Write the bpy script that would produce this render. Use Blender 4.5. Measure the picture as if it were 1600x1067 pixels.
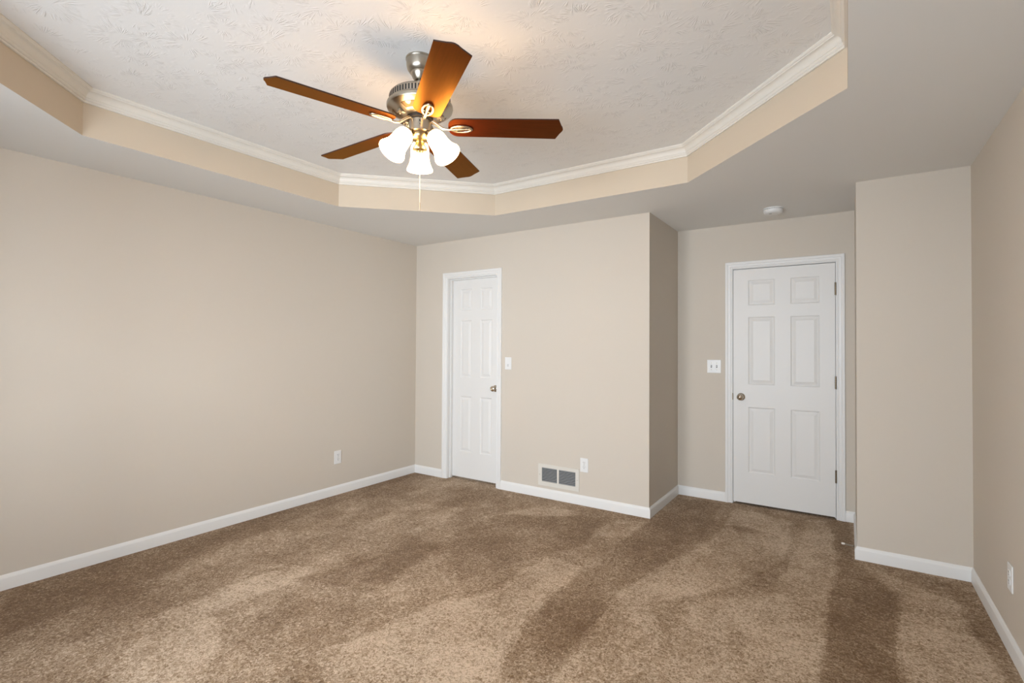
import bpy, bmesh, math, random
import numpy as np
from mathutils import Vector, Matrix
random.seed(7)
C = bpy.context.scene.collection
for o in list(bpy.data.objects):
    bpy.data.objects.remove(o)

# ------------------------------------------------------------------ camera
cam_d = bpy.data.cameras.new('camera')
cam = bpy.data.objects.new('camera', cam_d)
C.objects.link(cam)
bpy.context.scene.camera = cam
F_PX, YAW, PITCH, ROLL, SY = 787.65, math.radians(33.681), math.radians(0.780), math.radians(0.3097), -3.215
fw = Vector((-math.sin(YAW) * math.cos(PITCH), math.cos(YAW) * math.cos(PITCH), math.sin(PITCH)))
r0 = Vector((math.cos(YAW), math.sin(YAW), 0))
u0 = r0.cross(fw)
rt = r0 * math.cos(ROLL) + u0 * math.sin(ROLL)
up = u0 * math.cos(ROLL) - r0 * math.sin(ROLL)
cam.matrix_world = Matrix(((rt.x, up.x, -fw.x, 3.8873), (rt.y, up.y, -fw.y, -3.9599), (rt.z, up.z, -fw.z, 1.36), (0, 0, 0, 1)))
cam_d.sensor_fit = 'HORIZONTAL'
cam_d.sensor_width = 36
cam_d.lens = F_PX * 36 / 1600
cam_d.shift_y = SY / 1600
cam_d.clip_start = 0.02

# ------------------------------------------------------------------ light and exposure
vs = bpy.context.scene.view_settings
vs.view_transform = 'Standard'
vs.look = 'None'
vs.gamma = 1
vs.use_curve_mapping = False
vs.exposure = 0.12
world = bpy.data.worlds.new('world')
bpy.context.scene.world = world
world.use_nodes = True
world.node_tree.nodes['Background'].inputs[0].default_value = (0.72, 0.85, 1.0, 1)
world.node_tree.nodes['Background'].inputs[1].default_value = 2.0

WINDOWS = [(1.42, 2.42), (2.60, 3.60)]      # x range of the two windows in the front wall, behind the camera
WZ0, WZ1 = 0.55, 2.1
def daylight(name, x0, x1, power):
    l = bpy.data.lights.new(name, 'AREA')
    l.shape = 'RECTANGLE'
    l.size = x1 - x0
    l.size_y = 2.6
    l.energy = power
    l.color = (0.84, 0.92, 1.0)
    o = bpy.data.objects.new(name, l)
    o.location = ((x0 + x1) / 2, -6.3, 1.5)
    o.rotation_euler = (math.radians(90), 0, 0)      # points along +y
    C.objects.link(o)
for (x0, x1) in WINDOWS[:1]:
    daylight('window_daylight', 1.6, 5.2, 700)
LAMP_STRENGTH = 26.0
LAMP_COLOR = (1.0, 0.60, 0.26)

# ------------------------------------------------------------------ materials
def mat(name, color, rough=0.6, metal=0.0, spec=0.5):
    m = bpy.data.materials.new(name)
    m.use_nodes = True
    b = m.node_tree.nodes['Principled BSDF']
    b.inputs['Base Color'].default_value = (*color, 1)
    b.inputs['Roughness'].default_value = rough
    b.inputs['Metallic'].default_value = metal
    b.inputs['Specular IOR Level'].default_value = spec
    return m
def nd(m, t, **kw):
    n = m.node_tree.nodes.new(t)
    for k, v in kw.items():
        setattr(n, k, v)
    return n
def lk(m, a, b):
    m.node_tree.links.new(a, b)
def bsdf(m):
    return m.node_tree.nodes['Principled BSDF']
def math_n(m, op, a, b=None, c=None):
    n = nd(m, 'ShaderNodeMath', operation=op)
    for i, v in enumerate((a, b, c)):
        if v is None:
            continue
        if isinstance(v, (int, float)):
            n.inputs[i].default_value = v
        else:
            lk(m, v, n.inputs[i])
    return n.outputs[0]
def noise(m, vec, scale, detail=2, rough=0.5, dist=0.0):
    n = nd(m, 'ShaderNodeTexNoise')
    n.inputs['Scale'].default_value = scale
    n.inputs['Detail'].default_value = detail
    n.inputs['Roughness'].default_value = rough
    n.inputs['Distortion'].default_value = dist
    lk(m, vec, n.inputs['Vector'])
    return n.outputs['Fac']
def bump(m, h, strength, dist):
    b = nd(m, 'ShaderNodeBump')
    b.inputs['Strength'].default_value = strength
    b.inputs['Distance'].default_value = dist
    lk(m, h, b.inputs['Height'])
    lk(m, b.outputs[0], bsdf(m).inputs['Normal'])
def objco(m):
    return nd(m, 'ShaderNodeTexCoord').outputs['Object']
def ramp(m, fac, stops):
    r = nd(m, 'ShaderNodeValToRGB')
    e = r.color_ramp.elements
    e[0].position, e[0].color = stops[0][0], (*stops[0][1], 1)
    e[1].position, e[1].color = stops[1][0], (*stops[1][1], 1)
    for p_, c_ in stops[2:]:
        x = e.new(p_)
        x.color = (*c_, 1)
    lk(m, fac, r.inputs[0])
    return r.outputs[0]

WALL = mat('beige_wall_paint', (0.635, 0.575, 0.498), 0.75, spec=0.25)
co = objco(WALL)
bump(WALL, noise(WALL, co, 260, 3, 0.6), 0.10, 0.001)
BAND = mat('lamp_warmed_band_paint', (0.64, 0.55, 0.435), 0.75, spec=0.25)  # same beige wall paint, with the fan lamps' warm light tinted into the colour
SOFFIT = mat('flat_white_ceiling_paint', (0.80, 0.79, 0.765), 0.9, spec=0.1)
TRIM = mat('white_semigloss_trim_paint', (0.80, 0.795, 0.78), 0.38, spec=0.45)
CROWN = mat('cream_crown_paint', (0.78, 0.75, 0.69), 0.45, spec=0.3)
DOORM = mat('white_door_paint', (0.78, 0.77, 0.75), 0.42, spec=0.4)
PLASTIC = mat('white_plastic', (0.80, 0.80, 0.79), 0.35)
PLASTIC_D = mat('shadowed_slot_black', (0.03, 0.03, 0.03), 0.6)
NICKEL = mat('brushed_nickel', (0.44, 0.40, 0.335), 0.27, 1.0)
co = objco(NICKEL)
mp = nd(NICKEL, 'ShaderNodeMapping')
mp.inputs['Scale'].default_value = (1, 1, 40)
lk(NICKEL, co, mp.inputs[0])
nf = noise(NICKEL, mp.outputs[0], 30, 2)
lk(NICKEL, math_n(NICKEL, 'MULTIPLY_ADD', nf, 0.10, 0.26), bsdf(NICKEL).inputs['Roughness'])
SATIN = mat('satin_nickel_hardware', (0.62, 0.56, 0.48), 0.22, 1.0)
BRASS = mat('aged_brass_hinge', (0.22, 0.175, 0.12), 0.35, 1.0)
BRONZE = mat('warm_brushed_brass', (0.30, 0.235, 0.13), 0.30, 1.0)
BLACK = mat('black_rubber', (0.012, 0.012, 0.013), 0.5)
GRILLE = mat('grey_painted_steel_louvre', (0.30, 0.32, 0.33), 0.35, 0.3)
DUCT = mat('galvanised_duct', (0.30, 0.32, 0.34), 0.4, 0.8)
VENTW = mat('off_white_register_frame', (0.70, 0.67, 0.61), 0.5)
RUBBERW = mat('white_rubber_tip', (0.85, 0.82, 0.76), 0.5)
GLASS = bpy.data.materials.new('clear_window_glass')
GLASS.use_nodes = True
GLASS.node_tree.nodes.clear()
t_ = nd(GLASS, 'ShaderNodeBsdfTransparent')
g_ = nd(GLASS, 'ShaderNodeBsdfGlossy')
g_.inputs['Roughness'].default_value = 0.02
x_ = nd(GLASS, 'ShaderNodeMixShader')
x_.inputs[0].default_value = 0.06
o_ = nd(GLASS, 'ShaderNodeOutputMaterial')
lk(GLASS, t_.outputs[0], x_.inputs[1]); lk(GLASS, g_.outputs[0], x_.inputs[2]); lk(GLASS, x_.outputs[0], o_.inputs[0])

# stomped "crow's foot" ceiling: short ridges fanning out of scattered brush prints
STOMP = mat('stomped_texture_ceiling', (0.85, 0.85, 0.845), 0.5, spec=0.4)
m = STOMP
co = objco(m)
def stomp_layer(offset, scale, seed):
    mp = nd(m, 'ShaderNodeMapping')
    mp.inputs['Location'].default_value = offset
    lk(m, co, mp.inputs[0])
    wn = nd(m, 'ShaderNodeTexNoise'); wn.inputs['Scale'].default_value = 5; wn.inputs['Detail'].default_value = 1
    lk(m, mp.outputs[0], wn.inputs['Vector'])
    sub = nd(m, 'ShaderNodeVectorMath', operation='MULTIPLY_ADD')
    lk(m, wn.outputs['Color'], sub.inputs[0]); sub.inputs[1].default_value = (0.05, 0.05, 0); lk(m, mp.outputs[0], sub.inputs[2])
    vo = nd(m, 'ShaderNodeTexVoronoi', voronoi_dimensions='2D')
    vo.inputs['Scale'].default_value = scale
    lk(m, sub.outputs[0], vo.inputs['Vector'])
    d = nd(m, 'ShaderNodeVectorMath', operation='SUBTRACT')
    lk(m, sub.outputs[0], d.inputs[0]); lk(m, vo.outputs['Position'], d.inputs[1])
    s = nd(m, 'ShaderNodeSeparateXYZ'); lk(m, d.outputs[0], s.inputs[0])
    ang = math_n(m, 'ARCTAN2', s.outputs[1], s.outputs[0])
    cs = math_n(m, 'COSINE', ang); sn = math_n(m, 'SINE', ang)
    sc = nd(m, 'ShaderNodeSeparateColor'); lk(m, vo.outputs['Color'], sc.inputs[0])
    cb = nd(m, 'ShaderNodeCombineXYZ')
    lk(m, math_n(m, 'MULTIPLY', cs, 1.25), cb.inputs[0]); lk(m, math_n(m, 'MULTIPLY', sn, 1.25), cb.inputs[1])
    lk(m, math_n(m, 'MULTIPLY_ADD', vo.outputs['Distance'], 0.45, math_n(m, 'MULTIPLY', sc.outputs[0], 40.0)), cb.inputs[2])
    n = noise(m, cb.outputs[0], 5.5, 1, 0.4)
    ridge = math_n(m, 'SUBTRACT', 1.0, math_n(m, 'MULTIPLY', math_n(m, 'ABSOLUTE', math_n(m, 'SUBTRACT', n, 0.5)), 10.0))
    ridge = math_n(m, 'MAXIMUM', ridge, 0.0)
    dd = vo.outputs['Distance']
    inner = nd(m, 'ShaderNodeMapRange', interpolation_type='SMOOTHSTEP'); inner.inputs[1].default_value = 0.06; inner.inputs[2].default_value = 0.18
    lk(m, dd, inner.inputs[0])
    outer = nd(m, 'ShaderNodeMapRange', interpolation_type='SMOOTHSTEP'); outer.inputs[1].default_value = 0.62; outer.inputs[2].default_value = 0.35
    lk(m, dd, outer.inputs[0])
    br = noise(m, mp.outputs[0], 13, 2, 0.6)
    brk = nd(m, 'ShaderNodeMapRange', interpolation_type='SMOOTHSTEP'); brk.inputs[1].default_value = 0.47; brk.inputs[2].default_value = 0.62
    lk(m, br, brk.inputs[0])
    return math_n(m, 'MULTIPLY', math_n(m, 'MULTIPLY', ridge, inner.outputs[0]), math_n(m, 'MULTIPLY', outer.outputs[0], brk.outputs[0]))
h1 = stomp_layer((0, 0, 0), 5.2, 0)
h2 = stomp_layer((3.37, 1.71, 0), 4.1, 1)
hs = math_n(m, 'MAXIMUM', h1, h2)
hs = math_n(m, 'MULTIPLY_ADD', noise(m, co, 45, 3, 0.6), 0.12, hs)
bump(m, hs, 0.65, 0.0026)

# carpet: cut pile whose lay ("pile" attribute) turns it lighter or darker, tufts from fine distorted noise
CARPET = mat('brown_cut_pile_carpet', (0.2, 0.13, 0.08), 0.95, spec=0.05)
m = CARPET
at = nd(m, 'ShaderNodeAttribute', attribute_name='pile')
co = objco(m)
tuft = noise(m, co, 72, 4, 0.7, 1.2)
tuft2 = noise(m, co, 15, 4, 0.7, 0.8)
blotch = noise(m, co, 4.5, 4, 0.7, 0.5)
f = math_n(m, 'ADD', at.outputs['Fac'], math_n(m, 'MULTIPLY', math_n(m, 'SUBTRACT', blotch, 0.5), 0.55))
f = math_n(m, 'ADD', f, math_n(m, 'MULTIPLY', math_n(m, 'SUBTRACT', tuft, 0.5), 3.1))
f = math_n(m, 'ADD', f, math_n(m, 'MULTIPLY', math_n(m, 'SUBTRACT', tuft2, 0.5), 0.7))
lk(m, ramp(m, f, [(0.0, (0.160, 0.084, 0.030)), (1.0, (0.68, 0.53, 0.385)), (0.5, (0.350, 0.236, 0.138))]), bsdf(m).inputs['Base Color'])
bump(m, math_n(m, 'ADD', tuft, math_n(m, 'MULTIPLY', tuft2, 0.5)), 0.7, 0.012)
bsdf(m).inputs['Sheen Weight'].default_value = 0.15
bsdf(m).inputs['Sheen Roughness'].default_value = 0.5

# dark cherry veneer of the fan blades under an amber varnish
CHERRY = bpy.data.materials.new('dark_cherry_veneer')
CHERRY.use_nodes = True
m = CHERRY
m.node_tree.nodes.clear()
co = objco(m)
mp = nd(m, 'ShaderNodeMapping'); mp.inputs['Scale'].default_value = (2.2, 34, 10)
lk(m, co, mp.inputs[0])
g = noise(m, mp.outputs[0], 3, 5, 0.6, 0.4)
df = nd(m, 'ShaderNodeBsdfDiffuse')
lk(m, ramp(m, g, [(0.3, (0.034, 0.0050, 0.0022)), (0.7, (0.070, 0.0115, 0.0040))]), df.inputs[0])
gl = nd(m, 'ShaderNodeBsdfGlossy')
gl.inputs['Color'].default_value = (1.0, 0.50, 0.13, 1)
gl.inputs['Roughness'].default_value = 0.31
fr = nd(m, 'ShaderNodeFresnel'); fr.inputs['IOR'].default_value = 1.58
mx = nd(m, 'ShaderNodeMixShader'); ou = nd(m, 'ShaderNodeOutputMaterial')
lk(m, fr.outputs[0], mx.inputs[0]); lk(m, df.outputs[0], mx.inputs[1]); lk(m, gl.outputs[0], mx.inputs[2]); lk(m, mx.outputs[0], ou.inputs[0])
EDGE = mat('blade_edge', (0.035, 0.012, 0.006), 0.5)

def emit_mat(name, col, strength, base=(0.9, 0.9, 0.88)):
    m = mat(name, base, 0.4)
    b = bsdf(m)
    b.inputs['Emission Color'].default_value = (*col, 1)
    b.inputs['Emission Strength'].default_value = strength
    return m
SHADE = emit_mat('lit_frosted_glass', LAMP_COLOR, LAMP_STRENGTH)
BULB = emit_mat('lit_bulb', (1.0, 0.70, 0.40), 110.0)

# ------------------------------------------------------------------ mesh helpers
def obj(name, bm, m, parent=None, smooth=None, loc=None, rot=None):
    bmesh.ops.recalc_face_normals(bm, faces=bm.faces[:])
    me = bpy.data.meshes.new(name)
    bm.to_mesh(me)
    bm.free()
    for mm in (m if isinstance(m, (list, tuple)) else [m]):
        me.materials.append(mm)
    o = bpy.data.objects.new(name, me)
    C.objects.link(o)
    if smooth is not None:
        for p in me.polygons:
            p.use_smooth = True
        me.set_sharp_from_angle(angle=math.radians(smooth))
    if parent:
        o.parent = parent
    if loc is not None:
        o.location = loc
    if rot is not None:
        o.rotation_euler = rot
    return o
def empty(name, loc, rz=0.0):
    o = bpy.data.objects.new(name, None)
    o.empty_display_size = 0.1
    o.location = loc
    o.rotation_euler = (0, 0, rz)
    C.objects.link(o)
    return o
def tag(o, label, cat, group=None, kind=None):
    o['label'] = label
    o['category'] = cat
    if group:
        o['group'] = group
    if kind:
        o['kind'] = kind
    return o
def struct(o, label, cat):
    return tag(o, label, cat, kind='structure')
def box(bm, a, b, bev=0.0):
    x0, y0, z0 = a
    x1, y1, z1 = b
    vs_ = [bm.verts.new(p) for p in ((x0, y0, z0), (x1, y0, z0), (x1, y1, z0), (x0, y1, z0), (x0, y0, z1), (x1, y0, z1), (x1, y1, z1), (x0, y1, z1))]
    fs = [bm.faces.new([vs_[i] for i in f]) for f in ((0, 3, 2, 1), (4, 5, 6, 7), (0, 1, 5, 4), (1, 2, 6, 5), (2, 3, 7, 6), (3, 0, 4, 7))]
    if bev:
        es = list({e for f in fs for e in f.edges})
        bmesh.ops.bevel(bm, geom=es, offset=bev, segments=2, profile=0.5, affect='EDGES')
    return fs
def lathe(bm, prof, n=48, cap0=True, cap1=True, M=None):
    """prof: list of (r, z) ; revolves about z."""
    rings = []
    for r, z in prof:
        if r < 1e-6:
            v = Vector((0, 0, z))
            rings.append([bm.verts.new(M @ v if M else v)])
        else:
            ring = []
            for i in range(n):
                a = 2 * math.pi * i / n
                v = Vector((r * math.cos(a), r * math.sin(a), z))
                ring.append(bm.verts.new(M @ v if M else v))
            rings.append(ring)
    for A, B in zip(rings, rings[1:]):
        if len(A) == 1 and len(B) == 1:
            continue
        for i in range(n):
            j = (i + 1) % n
            if len(A) == 1:
                bm.faces.new((A[0], B[i], B[j]))
            elif len(B) == 1:
                bm.faces.new((A[i], A[j], B[0]))
            else:
                bm.faces.new((A[i], A[j], B[j], B[i]))
    if cap0 and len(rings[0]) > 1:
        bm.faces.new(rings[0])
    if cap1 and len(rings[-1]) > 1:
        bm.faces.new(rings[-1])
def tube(bm, pts, rad, n=10, closed=False, sx=1.0, sy=1.0, cap=True):
    pts = [Vector(p) for p in pts]
    N = len(pts)
    rads = rad if isinstance(rad, (list, tuple)) else [rad] * N
    rings = []
    ref = Vector((0, 0, 1))
    for i in range(N):
        if closed:
            t = pts[(i + 1) % N] - pts[i - 1]
        else:
            t = pts[min(i + 1, N - 1)] - pts[max(i - 1, 0)]
        t.normalize()
        rr = ref if abs(t.dot(ref)) < 0.95 else Vector((1, 0, 0))
        s = t.cross(rr).normalized()
        u = s.cross(t)
        rings.append([bm.verts.new(pts[i] + (s * math.cos(2 * math.pi * k / n) * sx + u * math.sin(2 * math.pi * k / n) * sy) * rads[i]) for k in range(n)])
    rng = range(N if closed else N - 1)
    for i in rng:
        A, B = rings[i], rings[(i + 1) % N]
        for k in range(n):
            bm.faces.new((A[k], A[(k + 1) % n], B[(k + 1) % n], B[k]))
    if cap and not closed:
        bm.faces.new(rings[0]); bm.faces.new(rings[-1])
def sweep(bm, path, prof, fn, closed=False):
    """path: 2D points; prof: closed list of (offset to the left of travel, height); mitred corners. fn(u, v, h) -> xyz"""
    P = [Vector(p) for p in path]
    N = len(P)
    rings = []
    for i in range(N):
        if closed or 0 < i < N - 1:
            a = (P[i] - P[i - 1]).normalized()
            b = (P[(i + 1) % N] - P[i]).normalized()
        else:
            a = b = (P[1] - P[0]).normalized() if i == 0 else (P[-1] - P[-2]).normalized()
        na = Vector((-a.y, a.x)); nb = Vector((-b.y, b.x))
        mdir = (na + nb)
        mdir = mdir / max(mdir.dot(na), 1e-6)
        rings.append([bm.verts.new(fn(P[i].x + mdir.x * o, P[i].y + mdir.y * o, h)) for o, h in prof])
    K = len(prof)
    for i in (range(N) if closed else range(N - 1)):
        A, B = rings[i], rings[(i + 1) % N]
        for k in range(K):
            bm.faces.new((A[k], A[(k + 1) % K], B[(k + 1) % K], B[k]))
    if not closed:
        bm.faces.new(rings[0]); bm.faces.new(rings[-1])
def arc(c, r, a0, a1, n):
    return [(c[0] + r * math.cos(math.radians(a0 + (a1 - a0) * i / n)), c[1] + r * math.sin(math.radians(a0 + (a1 - a0) * i / n))) for i in range(n + 1)]

# ------------------------------------------------------------------ dimensions (metres)
H = 2.44            # soffit
HT = 2.684          # tray ceiling
XB, YC = 2.567, 0.8097   # outer corner of the closet wall; entry wall at the back of the alcove
XE = 3.933          # left face of the bump-out
XF = 4.4936         # right wall
YF = -4.50          # front wall, behind the camera
TW = 0.115

def wallbox(name, boxes, label):
    bm = bmesh.new()
    for a, b in boxes:
        box(bm, a, b)
    return struct(obj(name, bm, WALL), label, 'wall')
TOP = HT + 0.05
wallbox('wall_left', [((-TW, YF - TW, -0.05), (0, TW, TOP))], 'long beige left wall running from the closet corner')
# closet wall with its door opening
CX0, CX1, CZ1 = 0.447, 1.076, 2.055
wallbox('wall_back', [((0, 0, -0.05), (CX0, TW, TOP)), ((CX1, 0, -0.05), (XB - TW, TW, TOP)), ((CX0, 0, CZ1), (CX1, TW, TOP))], 'beige wall around the narrow closet door')
wallbox('wall_alcove_left', [((XB - TW, 0, -0.05), (XB, YC + TW, TOP))], 'short beige return wall left of the entry alcove')
EX0, EX1, EZ1 = 3.041, 3.812, 2.052
wallbox('wall_alcove_back', [((XB, YC, -0.05), (EX0, YC + TW, TOP)), ((EX1, YC, -0.05), (XE, YC + TW, TOP)), ((EX0, YC, EZ1), (EX1, YC + TW, TOP))], 'beige wall around the wide entry door')
wallbox('wall_right_bumpout', [((XE, 0, -0.05), (XF, YC + TW, TOP))], 'boxed-out beige wall between entry alcove and right wall')
wallbox('wall_right', [((XF, YF - TW, -0.05), (XF + TW, YC + TW, TOP))], 'beige wall at the right edge with an outlet')
fb = [((0, YF - TW, -0.05), (WINDOWS[0][0], YF, TOP)), ((WINDOWS[0][1], YF - TW, -0.05), (WINDOWS[1][0], YF, TOP)), ((WINDOWS[1][1], YF - TW, -0.05), (XF, YF, TOP))]
for x0, x1 in WINDOWS:
    fb += [((x0, YF - TW, -0.05), (x1, YF, WZ0)), ((x0, YF - TW, WZ1), (x1, YF, TOP))]
wallbox('wall_front', fb, 'beige wall with two windows behind the viewpoint')
# rooms beyond the two doors, closed off so no daylight leaks under the doors
wallbox('wall_closet_interior', [((0, 0.75, -0.05), (XB - TW, 0.80, TOP))], 'closet interior wall behind the narrow door')
wallbox('wall_hall_interior', [((XB - TW, 1.5, -0.05), (XF + TW, 1.55, TOP)), ((XB - TW - 0.05, YC + TW, -0.05), (XB - TW, 1.5, TOP)), ((XF + TW, YC + TW, -0.05), (XF + TW + 0.05, 1.5, TOP))], 'hall wall behind the entry door')

# windows behind the camera
for i, (x0, x1) in enumerate(WINDOWS):
    w = struct(empty('window_%d' % (i + 1), ((x0 + x1) / 2, YF, WZ0)), ('left' if i == 0 else 'right') + ' white sash window in the wall behind the viewpoint', 'window')
    cx = (x0 + x1) / 2
    bm = bmesh.new()
    hw, hh = (x1 - x0) / 2, WZ1 - WZ0
    for a, b in (((-hw, -0.09, 0), (-hw + 0.04, -0.03, hh)), ((hw - 0.04, -0.09, 0), (hw, -0.03, hh)), ((-hw + .04, -0.09, 0), (hw - .04, -0.03, 0.05)), ((-hw + .04, -0.09, hh - 0.04), (hw - .04, -0.03, hh)), ((-hw + .04, -0.085, hh / 2 - 0.02), (hw - .04, -0.035, hh / 2 + 0.02))):
        box(bm, a, b, 0.003)
    obj('window_frame', bm, TRIM, w)
    bm = bmesh.new()
    box(bm, (-hw + 0.04, -0.062, 0.05), (hw - 0.04, -0.058, hh / 2 - 0.02)); box(bm, (-hw + 0.04, -0.062, hh / 2 + 0.02), (hw - 0.04, -0.058, hh - 0.04))
    obj('window_pane', bm, GLASS, w)
    bm = bmesh.new()
    box(bm, (-hw - 0.06, -0.03, -0.03), (hw + 0.06, 0.04, 0), 0.004)
    obj('window_sill', bm, TRIM, w)

# floor with the pile direction as an attribute on a fine grid
PILE = [(1, [(2.264, -1.125), (2.53, -1.072), (2.559, -1.393), (2.494, -1.678), (2.475, -1.976), (2.31, -2.125), (2.135, -1.923), (2.222, -1.623)]), (1, [(2.778, -1.191), (2.854, -0.85), (2.996, -0.555), (3.097, 0.068), (3.092, 0.678), (3.32, 0.613), (3.53, 0.554), (3.552, -0.242), (3.39, -0.719), (3.204, -1.053), (3.012, -1.324), (3.157, -1.549), (3.16, -2.029), (2.889, -2.213), (2.834, -1.655)]), (0.5, [(3.16, -2.029), (3.157, -1.549), (3.214, -1.094), (3.539, -0.873), (3.609, -1.725)]), (0.8, [(3.586, -0.151), (3.621, 0.666), (3.764, 0.715), (3.834, -0.147), (3.789, -0.882), (3.763, -1.62), (3.574, -1.749), (3.539, -0.873)]), (1.2, [(4.139, -0.416), (4.326, -0.186), (4.392, -0.471), (4.418, -1.177), (4.054, -1.423)]), (0.6, [(3.97, -0.322), (4.199, -0.166), (4.333, -0.258), (4.112, -0.458)]), (0.8, [(2.305, -0.565), (2.361, -0.152), (2.591, -0.142), (2.591, -0.453), (2.379, -0.664)]), (0.5, [(1.537, -0.617), (1.683, -0.178), (2.112, -0.22), (1.854, -0.788)]), (1, [(0.976, -2.898), (0.935, -2.072), (1.182, -2.015), (1.225, -2.333), (1.185, -2.684), (1.492, -2.744), (1.742, -2.991), (1.463, -3.18), (1.153, -2.974)]), (1, [(1.917, -2.572), (2.09, -1.872), (2.273, -1.524), (2.5, -1.55), (2.833, -2.251), (2.208, -2.674)]), (0.6, [(0.89, -2.044), (0.763, -0.76), (1.214, -0.658), (1.327, -1.49), (1.182, -2.015)]), (-1, [(3.774, 0.772), (3.916, 0.82), (3.92, 0.01), (4.112, -0.458), (4.054, -1.423), (3.763, -1.62), (3.797, -0.877), (3.834, -0.179)]), (-0.65, [(2.601, 0.711), (2.992, 0.752), (3.014, -0.244), (2.921, -0.773), (2.843, -1.3), (2.834, -1.655), (2.82, -2.208), (2.65, -2.27), (2.547, -1.729), (2.558, -1.053), (2.581, -0.196)]), (-0.7, [(1.461, -1.146), (1.561, -0.601), (2.055, -0.363), (2.28, -0.104), (2.371, -0.764), (2.124, -1.411), (1.946, -1.705)]), (-0.6, [(3.119, 0.222), (3.24, 0.258), (3.375, 0.171), (3.193, 0.089)]), (-0.6, [(3.92, -0.024), (4.477, -0.003), (4.466, -1.144), (4.416, -1.072), (4.391, -0.385), (4.206, -0.268)]), (-0.8, [(-0.261, -2.511), (-0.235, -2.114), (-0.37, -1.544), (-0.181, -0.044), (0.099, -0.177), (0.294, -1.666), (0.457, -2.512), (0.51, -2.99), (0.646, -3.318), (0.07, -3.208)]), (-0.7, [(1.177, -2.225), (1.522, -1.216), (1.602, -1.615), (1.712, -1.908), (1.397, -2.169)]), (-0.5, [(0.479, -2.842), (0.698, -2.346), (1.02, -2.126), (1.0, -2.811), (1.008, -3.073), (0.896, -3.266)]), (-0.5, [(1.398, -2.54), (1.553, -2.28), (1.852, -1.992), (1.856, -2.496), (1.707, -2.714)])]
bm = bmesh.new()
step = 0.02
NX, NY = int((XF + 0.02) / step) + 2, int((1.5 - YF) / step) + 1
gx = np.linspace(-0.02, XF + 0.02, NX)
gy = np.linspace(YF, 1.5, NY)
X, Y = np.meshgrid(gx, gy, indexing='ij')
def vnoise(x, y, seed):
    rs = np.random.RandomState(seed)
    T = rs.rand(64, 64)
    xi, yi = np.floor(x).astype(int), np.floor(y).astype(int)
    fx, fy = x - xi, y - yi
    fx, fy = fx * fx * (3 - 2 * fx), fy * fy * (3 - 2 * fy)
    g = lambda a, b: T[a % 64, b % 64]
    return (g(xi, yi) * (1 - fx) * (1 - fy) + g(xi + 1, yi) * fx * (1 - fy) + g(xi, yi + 1) * (1 - fx) * fy + g(xi + 1, yi + 1) * fx * fy) - 0.5
def fbm(x, y, s, seed):
    return sum(vnoise(x * s * 2 ** k, y * s * 2 ** k, seed + k) * 0.55 ** k for k in range(4))
WX = X + 0.05 * fbm(X, Y, 3.0, 1)
WY = Y + 0.10 * fbm(X, Y, 3.0, 9)
pile = np.full(X.shape, 0.40)
for wgt, poly in PILE:
    inside = np.zeros(X.shape, bool)
    dist = np.full(X.shape, 9.0)
    for i in range(len(poly)):
        ax, ay = poly[i]; bx_, by_ = poly[(i + 1) % len(poly)]
        cond = ((ay > WY) != (by_ > WY)) & (WX < (bx_ - ax) * (WY - ay) / (by_ - ay + 1e-12) + ax)
        inside ^= cond
        L2 = (bx_ - ax) ** 2 + (by_ - ay) ** 2 + 1e-12
        t = np.clip(((WX - ax) * (bx_ - ax) + (WY - ay) * (by_ - ay)) / L2, 0, 1)
        dist = np.minimum(dist, np.hypot(WX - ax - t * (bx_ - ax), WY - ay - t * (by_ - ay)))
    sd = np.where(inside, dist, -dist)
    k = np.clip((sd + 0.015) / 0.035, 0, 1)
    k = k * k * (3 - 2 * k)
    tgt = 0.42 + 0.27 * wgt
    pile = pile + (tgt - pile) * k * 0.85
pile = pile + 0.30 * fbm(X + 0.3 * Y, Y * 0.8, 2.2, 21) + 0.16 * fbm(X, Y * 0.6, 7.0, 33)
verts = [[bm.verts.new((gx[i], gy[j], 0)) for j in range(NY)] for i in range(NX)]
for i in range(NX - 1):
    for j in range(NY - 1):
        bm.faces.new((verts[i][j], verts[i + 1][j], verts[i + 1][j + 1], verts[i][j + 1]))
bm.verts.index_update()
fl = obj('floor', bm, CARPET)
a_ = fl.data.attributes.new('pile', 'FLOAT', 'POINT')
a_.data.foreach_set('value', np.clip(pile, 0, 1).ravel())
sub = bmesh.new()
box(sub, (-TW, YF - TW, -0.06), (XF + TW + 0.05, 1.55, -0.05))
struct(fl, 'brown cut-pile carpet with vacuum tracks', 'floor')
struct(obj('floor_subfloor', sub, SOFFIT), 'subfloor beneath the carpet', 'floor')

# ceiling: flat soffit with an octagonal tray
OCT = [(0.5934, -3.037), (0.5934, -1.460), (1.4621, -0.584), (3.0154, -0.584), (3.8894, -1.460), (3.8894, -3.037), (3.0154, -3.913), (1.4621, -3.913)]   # clockwise from above
bm = bmesh.new()
ox = [(-0.01, YF - .01), (-0.01, 1.5), (XF + .01, 1.5), (XF + .01, YF - .01)]
OC = (2.2414, -2.2485)
ov = [bm.verts.new((x + (0.001 if x > OC[0] else -0.001), y + (0.001 if y > OC[1] else -0.001), H)) for x, y in OCT]
rv = [bm.verts.new((x, y, H)) for x, y in ox]
mids = {}
def face(*v):
    bm.faces.new(v)
face(ov[0], ov[1], rv[1], rv[0])
face(ov[1], ov[2], rv[1])
face(ov[2], ov[3], rv[2], rv[1])
face(ov[3], ov[4], rv[2])
face(ov[4], ov[5], rv[3], rv[2])
face(ov[5], ov[6], rv[3])
face(ov[6], ov[7], rv[0], rv[3])
face(ov[7], ov[0], rv[0])
geo = bmesh.ops.extrude_face_region(bm, geom=bm.faces[:])
for v in geo['geom']:
    if isinstance(v, bmesh.types.BMVert):
        v.co.z += 0.02
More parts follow.
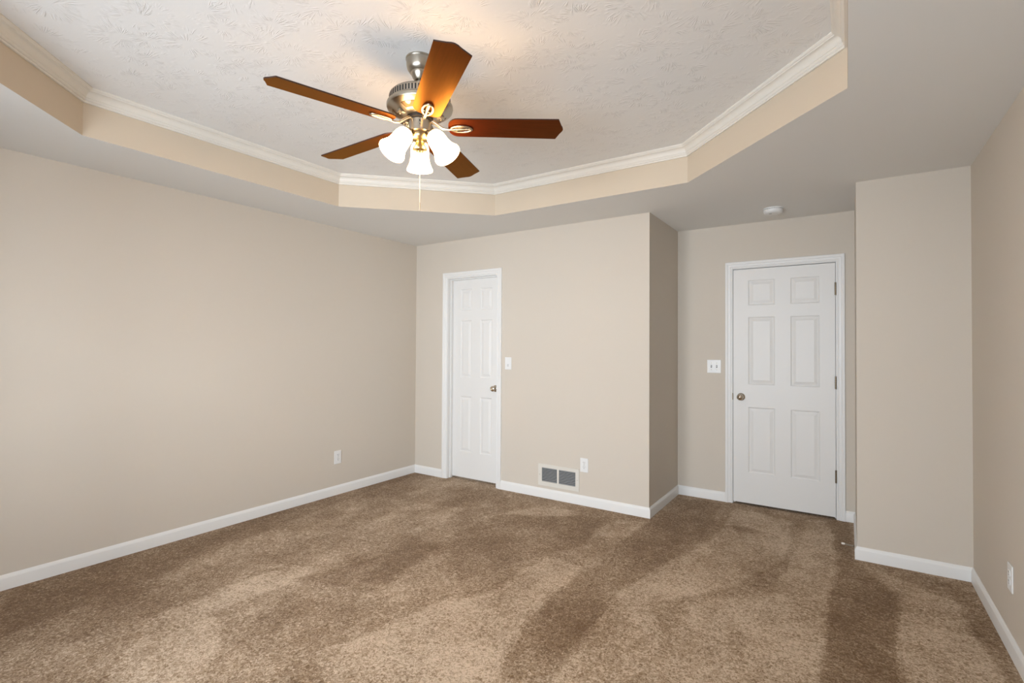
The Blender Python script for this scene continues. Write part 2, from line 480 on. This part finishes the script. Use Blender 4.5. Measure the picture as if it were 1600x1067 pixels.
struct(obj('ceiling', bm, SOFFIT), 'smooth white soffit border around the tray', 'ceiling')
bm = bmesh.new()
box(bm, (-TW, YF - TW, HT), (XF + TW + 0.05, 1.55, HT + 0.06))
struct(obj('ceiling_tray', bm, STOMP), 'stomp-textured white ceiling inside the octagonal tray', 'ceiling')
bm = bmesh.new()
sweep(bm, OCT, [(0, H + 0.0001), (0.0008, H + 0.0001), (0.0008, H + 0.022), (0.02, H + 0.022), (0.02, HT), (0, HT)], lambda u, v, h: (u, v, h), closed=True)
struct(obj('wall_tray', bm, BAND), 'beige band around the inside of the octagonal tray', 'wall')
# crown moulding: (inward, height) profile
def crown_prof():
    z0, z1, pr = 2.6116, HT, 0.0557
    pts = [(0, z0), (0.010, z0), (0.012, z0 + 0.006), (0.009, z0 + 0.011), (0.013, z0 + 0.013), (0.017, z0 + 0.019), (0.017, z0 + 0.022)]
    for i in range(7):                      # cove
        t = i / 6
        pts.append((0.020 + 0.026 * (1 - math.cos(t * math.pi / 2)), z0 + 0.024 + 0.030 * math.sin(t * math.pi / 2)))
    pts += [(0.047, z1 - 0.014), (0.051, z1 - 0.012), (pr, z1 - 0.006), (pr, z1), (0, z1)]
    return pts
bm = bmesh.new()
sweep(bm, OCT, [(-o, h) for o, h in crown_prof()], lambda u, v, h: (u, v, h), closed=True)
struct(obj('trim_1', bm, CROWN, smooth=18), 'cream crown moulding around the top of the tray', 'trim')

# baseboards
BBH = 0.083
BB = [(0, 0.0), (0.013, 0.0), (0.013, 0.062), (0.0115, 0.068), (0.008, 0.073), (0.006, 0.079), (0.003, BBH), (0, BBH)]
def baseboard(name, path, label):
    bm = bmesh.new()
    # path travels with the room on its right
    sweep(bm, path, [(-o, h) for o, h in BB], lambda u, v, h: (u, v, h))
    struct(obj(name, bm, TRIM, smooth=40), label, 'baseboard')
CW = 0.057
baseboard('baseboard_left', [(0, YF), (0, 0), (CX0 - CW, 0)], 'white baseboard along the long left wall to the closet door')
baseboard('baseboard_back', [(CX1 + CW, 0), (XB, 0), (XB, YC), (EX0 - CW, YC)], 'white baseboard from the closet door round into the alcove')
baseboard('baseboard_right', [(EX1 + CW, YC), (XE, YC), (XE, 0), (XF, 0), (XF, YF)], 'white baseboard from the entry door round the bump-out and right wall')
baseboard('baseboard_front', [(XF - 0.013, YF), (0.013, YF)], 'white baseboard behind the viewpoint')

# ------------------------------------------------------------------ doors
CASE = [(0.0, 0), (0.0, 0.007), (0.003, 0.0095), (0.007, 0.0095), (0.009, 0.0065), (0.013, 0.0065), (0.018, 0.0105), (0.032, 0.0115), (0.036, 0.0150), (0.042, 0.0165), (0.050, 0.0165), (CW - 0.002, 0.016), (CW, 0.012), (CW, 0)]
def casing(bm, x0, x1, z1, y):
    path = [(x0, 0.0), (x0, z1), (x1, z1), (x1, 0.0)]
    sweep(bm, path, CASE, lambda u, v, h: (u, y - h, v))
def slab(w, h, t, cols, rows):
    """six-panel door leaf, front face at y=0 facing -y, leaf behind it; x from 0, z from 0"""
    bm = bmesh.new()
    xs = [0]; zs = [0]
    for a, b in cols: xs += [a, b]
    for a, b in rows: zs += [a, b]
    xs.append(w); zs.append(h)
    def quad(p):
        bm.faces.new([bm.verts.new(q) for q in p])
    for i in range(len(xs) - 1):
        for j in range(len(zs) - 1):
            x0, x1, z0, z1 = xs[i], xs[i + 1], zs[j], zs[j + 1]
            if i % 2 == 1 and j % 2 == 1:
                rings = []
                for ins, d in ((0, 0), (0.004, 0.004), (0.007, 0.0065), (0.011, 0.0075), (0.016, 0.0072), (0.036, 0.0018), (0.0375, 0.0010)):
                    rings.append([(x0 + ins, d, z0 + ins), (x1 - ins, d, z0 + ins), (x1 - ins, d, z1 - ins), (x0 + ins, d, z1 - ins)])
                for A, B in zip(rings, rings[1:]):
                    for k in range(4):
                        quad((A[k], A[(k + 1) % 4], B[(k + 1) % 4], B[k]))
                quad(rings[-1])
            else:
                quad(((x0, 0, z0), (x1, 0, z0), (x1, 0, z1), (x0, 0, z1)))
    # sides and back
    quad(((0, t, 0), (w, t, 0), (w, t, h), (0, t, h)))
    quad(((0, 0, 0), (w, 0, 0), (w, t, 0), (0, t, 0)))
    quad(((0, 0, h), (w, 0, h), (w, t, h), (0, t, h)))
    quad(((0, 0, 0), (0, t, 0), (0, t, h), (0, 0, h)))
    quad(((w, 0, 0), (w, t, 0), (w, t, h), (w, 0, h)))
    bmesh.ops.remove_doubles(bm, verts=bm.verts[:], dist=1e-5)
    return bm
def knob_bm(keyhole):
    bm = bmesh.new()
    M = Matrix.Rotation(math.radians(90), 4, 'X')      # z axis -> -y
    prof = [(0.0, 0.0), (0.032, 0.0), (0.033, 0.003), (0.030, 0.007), (0.020, 0.010), (0.014, 0.013), (0.0125, 0.020), (0.0125, 0.028), (0.016, 0.033), (0.024, 0.040), (0.0275, 0.048), (0.0265, 0.056), (0.021, 0.062), (0.012, 0.0645), (0.010, 0.063), (0.0, 0.063)]
    lathe(bm, prof, 40, M=M)
    if keyhole:
        lathe(bm, [(0.0, 0.0625), (0.008, 0.0625), (0.008, 0.066), (0.0065, 0.067), (0.0, 0.067)], 20, M=M)
    return bm
def hinge(parent, x, y, z):
    bm = bmesh.new()
    for k in range(5):
        tube(bm, [(0, 0, -0.0455 + k * 0.0182 + 0.0004), (0, 0, -0.0455 + (k + 1) * 0.0182 - 0.0004)], 0.0062, 14)
    lathe(bm, [(0.0, 0.0460), (0.0066, 0.0460), (0.0066, 0.049), (0.003, 0.0515), (0.0, 0.0515)], 12)
    lathe(bm, [(0.0, -0.0515), (0.003, -0.0515), (0.0066, -0.049), (0.0066, -0.0460), (0.0, -0.0460)], 12)
    h = obj('hinge', bm, BRASS, parent, smooth=40, loc=(x, y, z))
    return h

ROWS = [(0.262, 0.828), (1.024, 1.606), (1.708, 1.925)]
# closet door, 24 in, set back in its jamb
d1 = struct(empty('door_1', ((CX0 + CX1) / 2, 0, 0)), 'narrow white six-panel closet door near the left corner', 'door')
ox_ = d1.location.x
def rel(bm, dx, dy=0, dz=0):
    bmesh.ops.translate(bm, verts=bm.verts[:], vec=(dx, dy, dz))
    return bm
bm = bmesh.new(); casing(bm, CX0, CX1, CZ1, 0)
obj('door_casing', rel(bm, -ox_), TRIM, d1, smooth=8)
bm = bmesh.new()
for a, b in (((CX0, 0, 0), (CX0 + 0.006, TW, CZ1)), ((CX1 - 0.006, 0, 0), (CX1, TW, CZ1)), ((CX0 + 0.006, 0, CZ1 - 0.006), (CX1 - 0.006, TW, CZ1))):
    box(bm, a, b)
for a, b in (((CX0 + 0.006, 0.040, 0), (CX0 + 0.016, 0.073, CZ1 - 0.006)), ((CX1 - 0.016, 0.040, 0), (CX1 - 0.006, 0.073, CZ1 - 0.006)), ((CX0 + 0.016, 0.040, CZ1 - 0.016), (CX1 - 0.016, 0.073, CZ1 - 0.006))):
    box(bm, a, b, 0.0015)
obj('door_jamb', rel(bm, -ox_), TRIM, d1)
bm = slab(0.611, 2.027, 0.035, [(0.105, 0.250), (0.361, 0.506)], ROWS)
obj('door_leaf', rel(bm, CX0 + 0.009 - ox_, 0.0745, 0.018), DOORM, d1)
kn = obj('door_knob', knob_bm(False), SATIN, d1, smooth=40, loc=(1.008 - ox_, 0.0745, 0.945)); kn['label'] = 'antique nickel knob'
# entry door, 30 in, flush with its jamb and opening into the room
d2 = struct(empty('door_2', ((EX0 + EX1) / 2, YC, 0)), 'wide white six-panel entry door at the back of the alcove', 'door')
ox_ = d2.location.x
bm = bmesh.new(); casing(bm, EX0, EX1, EZ1, 0)
obj('door_casing', rel(bm, -ox_), TRIM, d2, smooth=8)
bm = bmesh.new()
for a, b in (((EX0, 0, 0), (EX0 + 0.0045, TW, EZ1)), ((EX1 - 0.0045, 0, 0), (EX1, TW, EZ1)), ((EX0 + 0.0045, 0, EZ1 - 0.0045), (EX1 - 0.0045, TW, EZ1))):
    box(bm, a, b)
for a, b in (((EX0 + 0.0045, 0.040, 0), (EX0 + 0.015, 0.075, EZ1 - 0.0045)), ((EX1 - 0.015, 0.040, 0), (EX1 - 0.0045, 0.075, EZ1 - 0.0045)), ((EX0 + 0.015, 0.040, EZ1 - 0.015), (EX1 - 0.015, 0.075, EZ1 - 0.0045))):
    box(bm, a, b)
obj('door_jamb', rel(bm, -ox_), TRIM, d2)
LW = EX1 - EX0 - 0.009 - 0.006
bm = slab(LW, 2.024, 0.035, [(0.120, 0.325), (0.442, 0.648)], ROWS)
obj('door_leaf', rel(bm, EX0 + 0.0045 + 0.003 - ox_, 0.002, 0.018), DOORM, d2)
kn = obj('door_knob', knob_bm(True), SATIN, d2, smooth=40, loc=(3.1104 - ox_, 0.002, 0.931)); kn['label'] = 'satin nickel keyed knob'
bm = bmesh.new(); box(bm, (EX0 + 0.0005 - ox_, -0.0095, 0.902), (EX0 + 0.0058 - ox_, 0.003, 0.960), 0.001)
obj('strike_plate', bm, BRASS, d2)
for z in (1.833, 1.084, 0.340):
    hinge(d2, EX1 - 0.006 - ox_, -0.0065, z)

# ------------------------------------------------------------------ wall plates
def plate_bm(w, h, t=0.006, bev=0.0022):
    bm = bmesh.new()
    box(bm, (-w / 2, -t, -h / 2), (w / 2, 0, h / 2), bev)
    return bm
def outlet(loc, rz, label):
    t = tag(empty('wall_outlet', loc, rz), label, 'outlet', 'duplex wall outlets')
    obj('cover_plate', plate_bm(0.074, 0.120), PLASTIC, t)
    for s in (1, -1):
        bm = bmesh.new()
        prof = []
        for i in range(28):
            a = 2 * math.pi * i / 28
            prof.append((0.0172 * math.cos(a), max(-0.0135, min(0.0135, 0.0172 * math.sin(a)))))
        lo = [bm.verts.new((x, -0.0055, z)) for x, z in prof]; hi = [bm.verts.new((x, -0.0085, z)) for x, z in prof]
        bm.faces.new(hi); bm.faces.new(lo)
        for i in range(28):
            bm.faces.new((lo[i], lo[(i + 1) % 28], hi[(i + 1) % 28], hi[i]))
        r = obj('receptacle', bm, PLASTIC, t, loc=(0, 0, 0.0195 * s))
        bm = bmesh.new()
        box(bm, (-0.0075, -0.0090, 0.001), (-0.0052, -0.0080, 0.0095)); box(bm, (0.0052, -0.0090, 0.002), (0.0072, -0.0080, 0.009))
        box(bm, (-0.0022, -0.0090, -0.009), (0.0022, -0.0080, -0.0045))
        obj('contact_slots', bm, PLASTIC_D, r)
    bm = bmesh.new(); lathe(bm, [(0, 0.0055), (0.003, 0.0055), (0.0028, 0.0072), (0, 0.0075)], 14, M=Matrix.Rotation(math.radians(90), 4, 'X'))
    obj('screw', bm, NICKEL, t)
    return t
outlet((0.0, -0.993, 0.3385), math.radians(90), 'white duplex outlet on the left wall above the baseboard')
outlet((2.0015, 0, 0.3435), 0, 'white duplex outlet beside the floor-level air vent')
outlet((XF, -0.823, 0.335), math.radians(-90), 'white duplex outlet seen edge-on on the right wall')
# single switch with a rocker, by the closet
t = tag(empty('light_switch', (1.209, 0, 1.198)), 'white single rocker switch right of the closet door', 'light switch', 'wall light switches')
obj('cover_plate', plate_bm(0.071, 0.116), PLASTIC, t)
bm = bmesh.new()
box(bm, (-0.0165, -0.0080, -0.033), (0.0165, -0.0055, 0.033), 0.001)
rk = obj('rocker', bm, PLASTIC, t)
bm = bmesh.new()
box(bm, (-0.008, -0.0100, -0.014), (0.008, -0.0078, -0.010), 0.0006); box(bm, (-0.008, -0.0100, -0.026), (0.008, -0.0078, -0.022), 0.0006)
obj('dimmer_buttons', bm, mat('grey_plastic', (0.35, 0.35, 0.36), 0.5), rk)
# double toggle
t = tag(empty('light_switch', (2.8885, YC, 1.190)), 'white double toggle switch left of the entry door', 'light switch', 'wall light switches')
obj('cover_plate', plate_bm(0.118, 0.118), PLASTIC, t)
for sx_ in (-0.023, 0.023):
    bm = bmesh.new()
    box(bm, (-0.0055, -0.0066, -0.0125), (0.0055, -0.0058, 0.0125))
    sl = obj('switch_slot', bm, mat('slot_grey', (0.22, 0.22, 0.22), 0.6), t, loc=(sx_, 0, 0))
    bm = bmesh.new()
    box(bm, (-0.0042, -0.018, -0.004), (0.0042, -0.004, 0.004), 0.001)
    bmesh.ops.rotate(bm, verts=bm.verts[:], cent=(0, -0.006, 0), matrix=Matrix.Rotation(math.radians(-24), 3, 'X'))
    obj('toggle', bm, PLASTIC, t, loc=(sx_, 0, 0.0))
    for sz in (-0.030, 0.030):
        bm = bmesh.new(); lathe(bm, [(0, 0.0055), (0.0034, 0.0055), (0.003, 0.0073), (0, 0.0076)], 14, M=Matrix.Rotation(math.radians(90), 4, 'X'))
        obj('screw', bm, NICKEL, t, loc=(sx_, 0, sz))

# ------------------------------------------------------------------ air register
t = tag(empty('air_vent', (1.750, 0, 0.205)), 'off-white two-bay return air vent low on the back wall', 'vent')
VW, VH = 0.204, 0.096
bays = ((-0.166, -0.011), (0.007, 0.170))
bz = (-0.058, 0.065)
bm = bmesh.new()
fr = [((-VW, -VH), (VW, bz[0])), ((-VW, bz[1]), (VW, VH)), ((-VW, bz[0]), (bays[0][0], bz[1])), ((bays[0][1], bz[0]), (bays[1][0], bz[1])), ((bays[1][1], bz[0]), (VW, bz[1]))]
for (a, b), (c, d) in fr:
    box(bm, (a, -0.007, b), (c, -0.001, d))
obj('vent_frame', bm, VENTW, t)
for bx0, bx1 in bays:
    bm = bmesh.new()
    n = 9
    for i in range(n):
        z = bz[0] + (i + 0.5) * (bz[1] - bz[0]) / n
        vs_ = [bm.verts.new(p) for p in ((bx0, -0.0035, z - 0.0035), (bx1, -0.0035, z - 0.0035), (bx1, -0.0015, z + 0.0030), (bx0, -0.0015, z + 0.0030))]
        vt_ = [bm.verts.new(v.co + Vector((0, 0.0008, -0.0010))) for v in vs_]
        bm.faces.new(vs_); bm.faces.new(vt_)
        for k in range(4):
            bm.faces.new((vs_[k], vs_[(k + 1) % 4], vt_[(k + 1) % 4], vt_[k]))
    obj('louvre_bank', bm, GRILLE, t)
bm = bmesh.new(); box(bm, (bays[0][0] - 0.004, -0.0012, bz[0] - 0.004), (bays[1][1] + 0.004, -0.0004, bz[1] + 0.004))
obj('duct_mouth', bm, mat('dark_duct', (0.02, 0.02, 0.02), 0.6, 0.0), t)
for s in (-1, 1):
    bm = bmesh.new(); lathe(bm, [(0, 0.0065), (0.0035, 0.0065), (0.003, 0.0088), (0, 0.009)], 14, M=Matrix.Rotation(math.radians(90), 4, 'X'))
    obj('screw', bm, NICKEL, t, loc=(s * 0.187, 0, 0.0))

# ------------------------------------------------------------------ smoke detector
t = tag(empty('smoke_detector', (3.407, 0.409, H)), 'round white smoke detector on the ceiling before the entry door', 'smoke detector')
bm = bmesh.new(); lathe(bm, [(0, 0), (0.071, 0), (0.072, -0.004), (0.070, -0.008), (0, -0.008)], 56)
obj('mounting_base', bm, PLASTIC, t, smooth=40)
bm = bmesh.new(); lathe(bm, [(0.062, -0.008), (0.062, -0.011), (0.068, -0.011), (0.069, -0.014), (0.067, -0.028), (0.060, -0.037), (0.048, -0.040), (0.030, -0.041), (0.0, -0.041)], 56)
obj('detector_cover', bm, PLASTIC, t, smooth=40)
bm = bmesh.new(); lathe(bm, [(0.0, -0.040), (0.011, -0.040), (0.011, -0.043), (0.009, -0.044), (0, -0.044)], 24)
obj('test_button', bm, mat('button_grey', (0.5, 0.48, 0.45), 0.5), t, loc=(-0.018, -0.02, 0), smooth=40)
bm = bmesh.new()
for k in range(24):
    a = 2 * math.pi * k / 24
    c, s = math.cos(a), math.sin(a)
    for sg in (0,):
        v = []
        for (r_, z_) in ((0.0612, -0.0082), (0.0632, -0.0082), (0.0632, -0.0108), (0.0612, -0.0108)):
            v.append((r_, z_))
        q = [bm.verts.new((r_ * c - w_ * s, r_ * s + w_ * c, z_)) for w_ in (-0.003, 0.003) for r_, z_ in v]
        for f_ in ((0, 1, 2, 3), (4, 5, 6, 7), (0, 1, 5, 4), (1, 2, 6, 5), (2, 3, 7, 6), (3, 0, 4, 7)):
            bm.faces.new([q[i] for i in f_])
obj('vent_slots', bm, PLASTIC_D, t)

# ------------------------------------------------------------------ door stop on the bump-out baseboard
t = tag(empty('door_stop', (XE - 0.013, 0.145, 0.033)), 'spring door stop with white tip sticking out of the alcove baseboard', 'door stop')
bm = bmesh.new(); lathe(bm, [(0, 0), (0.010, 0), (0.009, 0.004), (0.004, 0.006), (0, 0.006)], 20, M=Matrix.Rotation(math.radians(-90), 4, 'Y'))
obj('base', bm, BRASS, t, smooth=40)
bm = bmesh.new()
pts = []
for i in range(14 * 12 + 1):
    a = 2 * math.pi * i / 12
    u = i / (14 * 12)
    pts.append((-0.004 - u * 0.052, 0.0042 * math.cos(a), 0.0042 * math.sin(a) + 0.004 * u * u))
tube(bm, pts, 0.0016, 6)
obj('spring', bm, NICKEL, t, smooth=60)
bm = bmesh.new(); lathe(bm, [(0, 0.054), (0.005, 0.054), (0.0065, 0.058), (0.0065, 0.070), (0.004, 0.074), (0, 0.074)], 20, M=Matrix.Translation((0, 0, 0.004)) @ Matrix.Rotation(math.radians(-90), 4, 'Y'))
obj('rubber_tip', bm, RUBBERW, t, smooth=40)

# ------------------------------------------------------------------ ceiling fan
FX, FY = 2.2446, -2.2735
fan = tag(empty('ceiling_fan', (FX, FY, HT)), 'five-blade brushed nickel ceiling fan with dark cherry blades and three lit lamps', 'ceiling fan')
fan.rotation_euler = (-0.011, -0.0168, 0)      # it hangs a degree out of true
ZB = 2.3675 - HT          # blade plane
def fpart(name, prof, m, n=64, smooth=35, parent=fan, loc=None):
    bm = bmesh.new(); lathe(bm, prof, n)
    return obj(name, bm, m, parent, smooth=smooth, loc=loc)
fpart('canopy', [(0, 0.001), (0.066, 0.001), (0.066, -0.006), (0.063, -0.010), (0.063, -0.030), (0.059, -0.048), (0.050, -0.062), (0.043, -0.066), (0.043, -0.070), (0.040, -0.076), (0.033, -0.092), (0.026, -0.100), (0.022, -0.100), (0.018, -0.090), (0, -0.090)], NICKEL)
fpart('downrod', [(0, -0.085), (0.0135, -0.085), (0.0135, -0.150), (0.024, -0.150), (0.026, -0.156), (0.026, -0.168), (0, -0.168)], NICKEL)
# motor housing
fpart('motor_housing', [(0, -0.158), (0.040, -0.158), (0.075, -0.162), (0.112, -0.166), (0.130, -0.172), (0.138, -0.180), (0.139, -0.184), (0.139, -0.212), (0.144, -0.216), (0.150, -0.221), (0.151, -0.230), (0.148, -0.238), (0.139, -0.244), (0.128, -0.250), (0.108, -0.262), (0.088, -0.272), (0.078, -0.276), (0.062, -0.277), (0, -0.277)], NICKEL, 96)
bm = bmesh.new()
for k in range(60):
    a = 2 * math.pi * k / 60
    c, s = math.cos(a), math.sin(a)
    q = [bm.verts.new((r_ * c - w_ * s, r_ * s + w_ * c, z_)) for w_ in (-0.0034, 0.0034) for r_, z_ in ((0.1355, -0.186), (0.1397, -0.186), (0.1397, -0.210), (0.1355, -0.210))]
    for f_ in ((0, 1, 2, 3), (4, 5, 6, 7), (0, 1, 5, 4), (1, 2, 6, 5), (2, 3, 7, 6), (3, 0, 4, 7)):
        bm.faces.new([q[i] for i in f_])
obj('motor_vent_slots', bm, BLACK, fan)
# openings in the underside bowl between the arms
RECESS = mat('dark_bronze_recess', (0.10, 0.07, 0.04), 0.4, 0.8)
PH = math.radians(-107.86)
for k in range(5):
    bm = bmesh.new()
    a0 = PH + math.radians(36) + 2 * math.pi * k / 5
    n = 10
    ring = []
    for i in range(n + 1):
        a = a0 + math.radians(-17 + 34 * i / n)
        ring.append((0.1245, -0.2525, a))
    for i in range(n, -1, -1):
        a = a0 + math.radians(-13 + 26 * i / n)
        ring.append((0.098, -0.2675, a))
    up_ = [bm.verts.new((r_ * math.cos(a), r_ * math.sin(a), z_ - 0.0012)) for r_, z_, a in ring]
    dn_ = [bm.verts.new((r_ * math.cos(a), r_ * math.sin(a), z_ + 0.003)) for r_, z_, a in ring]
    bm.faces.new(up_); bm.faces.new(dn_)
    for i in range(len(ring)):
        j = (i + 1) % len(ring)
        bm.faces.new((up_[i], up_[j], dn_[j], dn_[i]))
    obj('underside_opening', bm, RECESS, fan)
for k in range(5):      # bosses with screws
    a = PH + 2 * math.pi * k / 5
    bm = bmesh.new()
    box(bm, (-0.018, -0.016, -0.006), (0.018, 0.016, 0.004), 0.003)
    for s in (-1, 1):
        lathe(bm, [(0, -0.0055), (0.0042, -0.0055), (0.0042, -0.0085), (0.002, -0.0095), (0, -0.0095)], 12, M=Matrix.Translation((0.003, s * 0.0085, 0)))
    obj('mounting_boss', bm, NICKEL, fan, smooth=35, loc=(0.094 * math.cos(a), 0.094 * math.sin(a), -0.272), rot=(0, 0, a))
fpart('flywheel', [(0, -0.274), (0.058, -0.274), (0.060, -0.278), (0.060, -0.288), (0.050, -0.292), (0, -0.292)], BLACK)
fpart('switch_housing', [(0, -0.290), (0.047, -0.290), (0.050, -0.294), (0.050, -0.338), (0.053, -0.340), (0.053, -0.346), (0.047, -0.350), (0, -0.350)], NICKEL)
bm = bmesh.new()
box(bm, (0.0495, -0.0035, -0.312), (0.0530, 0.0035, -0.304), 0.001); box(bm, (0.0495, -0.002, -0.326), (0.0515, 0.002, -0.322), 0.0005)
obj('reverse_switch', bm, BLACK, fan, rot=(0, 0, math.radians(-46)))
fpart('light_fitter', [(0, -0.348), (0.040, -0.348), (0.044, -0.352), (0.044, -0.366), (0.038, -0.376), (0.026, -0.386), (0.020, -0.389), (0.020, -0.394), (0, -0.394)], BRONZE)
fpart('finial', [(0, -0.392), (0.018, -0.392), (0.022, -0.398), (0.030, -0.412), (0.033, -0.422), (0.031, -0.427), (0.022, -0.430), (0.015, -0.432), (0.012, -0.437), (0, -0.439)], BRONZE)

# blades and their irons, in fan space; ccw edge hangs lower
def blade_bm():
    bm = bmesh.new()
    r1, rc, rr, r0_ = 0.662, 0.634, 0.176, 0.130
    wt, wr = 0.0695, 0.0625
    out = [(rc, -wt), (r1 - 0.012, -wt * 0.42), (r1 - 0.003, -wt * 0.18), (r1, 0), (r1 - 0.003, wt * 0.18), (r1 - 0.012, wt * 0.42), (rc, wt), (rr, wr)]
    for i in range(1, 12):
        a = math.pi / 2 + math.pi * i / 12
        out.append((rr + (rr - r0_) * math.cos(a), wr * (abs(math.sin(a)) ** 0.8) * (1 if math.sin(a) > 0 else -1)))
    out.append((rr, -wr))
    lo = [bm.verts.new((x, y, -0.0028)) for x, y in out]
    hi = [bm.verts.new((x, y, 0.0028)) for x, y in out]
    f0 = bm.faces.new(lo); f1 = bm.faces.new(hi)
    for i in range(len(out)):
        j = (i + 1) % len(out)
        bm.faces.new((lo[i], lo[j], hi[j], hi[i])).material_index = 1
    return bm
def iron_bm():
    bm = bmesh.new()
    # arm from flywheel outwards, dropping to the blade
    z0 = 0.036
    pts = [(0.046, 0, z0 - 0.004), (0.062, 0, z0 - 0.010), (0.085, 0, 0.008), (0.105, 0, -0.008), (0.130, 0, -0.012), (0.150, 0, -0.0105)]
    tube(bm, pts, [0.011, 0.0095, 0.008, 0.0075, 0.007, 0.006], 12, sx=1.0, sy=0.75)
    # oval loop under the blade
    loop = []
    for i in range(36):
        a = 2 * math.pi * i / 36
        loop.append((0.190 + 0.047 * math.cos(a), 0.0215 * math.sin(a), -0.0085))
    tube(bm, loop, 0.0052, 10, closed=True, sx=1.0, sy=0.8)
    tube(bm, [(0.146, 0, -0.0095), (0.190, 0, -0.0095), (0.236, 0, -0.0085)], [0.005, 0.0042, 0.0045], 10)
    for x, y in ((0.170, 0.0105), (0.170, -0.0105), (0.214, 0)):
        lathe(bm, [(0, -0.004), (0.0052, -0.004), (0.0048, -0.0075), (0.0025, -0.009), (0, -0.009)], 12, M=Matrix.Translation((x, y, -0.003 if y == 0 else 0)))
    box(bm, (0.160, -0.006, -0.0055), (0.225, 0.006, -0.0030), 0.0008)
    return bm
b0 = i0 = None
for k in range(5):
    a = PH + 2 * math.pi * k / 5
    R_ = Matrix.Rotation(a, 4, 'Z') @ Matrix.Rotation(math.radians(-11.4), 4, 'X')
    if k == 0:
        b0 = obj('blade', blade_bm(), [CHERRY, EDGE], fan)
        i0 = obj('blade_iron', iron_bm(), NICKEL, b0, smooth=50)
        b = b0
    else:
        b = b0.copy(); C.objects.link(b); b.parent = fan
        i_ = i0.copy(); C.objects.link(i_); i_.parent = b
    b.matrix_basis = Matrix.Translation((0, 0, ZB)) @ R_

# three lamps: one points away from the viewpoint, two towards it at the sides
SP = [(r_ * 0.93, z_ * 0.95) for r_, z_ in [(0.0, 0.004), (0.024, 0.0), (0.034, -0.006), (0.0410, -0.016), (0.0455, -0.033), (0.0465, -0.055), (0.0475, -0.078), (0.0515, -0.100), (0.0600, -0.121), (0.0668, -0.134), (0.0670, -0.140), (0.0640, -0.141), (0.0570, -0.121), (0.0500, -0.100), (0.0445, -0.078), (0.0420, -0.055), (0.0405, -0.035), (0.0370, -0.019), (0.030, -0.009), (0.0, -0.004)]]
TILT = math.radians(35)
for k in range(3):
    a = math.radians(134 + 120 * k)
    arm = empty('tmp', (0, 0, 0))
    bpy.data.objects.remove(arm)
    bm = bmesh.new()
    tube(bm, [(0.034, 0, -0.356), (0.046, 0, -0.348), (0.058, 0, -0.345), (0.066, 0, -0.350), (0.068, 0, -0.358)], [0.0085, 0.0075, 0.0075, 0.0085, 0.010], 14)
    N_ = Matrix.Translation((0.066, 0, -0.359)) @ Matrix.Rotation(-TILT, 4, 'Y')
    lathe(bm, [(0, 0.014), (0.012, 0.014), (0.022, 0.010), (0.027, 0.002), (0.027, -0.010), (0.024, -0.012), (0, -0.012)], 32, M=N_)
    arm = obj('lamp_arm', bm, NICKEL, fan, smooth=40, rot=(0, 0, a))
    bm = bmesh.new(); lathe(bm, SP, 48, M=N_)
    sh = obj('glass_shade', bm, SHADE, arm, smooth=60)
    bm = bmesh.new(); lathe(bm, [(0, -0.014), (0.012, -0.014), (0.013, -0.030), (0.020, -0.048), (0.027, -0.068), (0.026, -0.082), (0.016, -0.096), (0, -0.100)], 24, M=N_)
    obj('light_bulb', bm, BULB, arm, smooth=60)
# pull chain
bm = bmesh.new()
z_a, z_b = -0.437, -0.670
tube(bm, [(0, 0, z_a), (0, 0, z_b)], 0.0009, 6)
n = 84
for i in range(n):
    z = z_a + (z_b - z_a) * (i + 0.5) / n
    bmesh.ops.create_icosphere(bm, subdivisions=1, radius=0.0019, matrix=Matrix.Translation((0, 0, z)))
pc = obj('pull_chain', bm, mat('pale_ball_chain', (0.80, 0.76, 0.68), 0.4, 0.3), fan, smooth=60)
bm = bmesh.new(); lathe(bm, [(0, z_b + 0.002), (0.002, z_b + 0.002), (0.0036, z_b - 0.004), (0.0040, z_b - 0.030), (0.0028, z_b - 0.034), (0, z_b - 0.035)], 14)
obj('pull_knob', bm, mat('clear_grey_pull', (0.42, 0.36, 0.28), 0.3), pc, smooth=40)
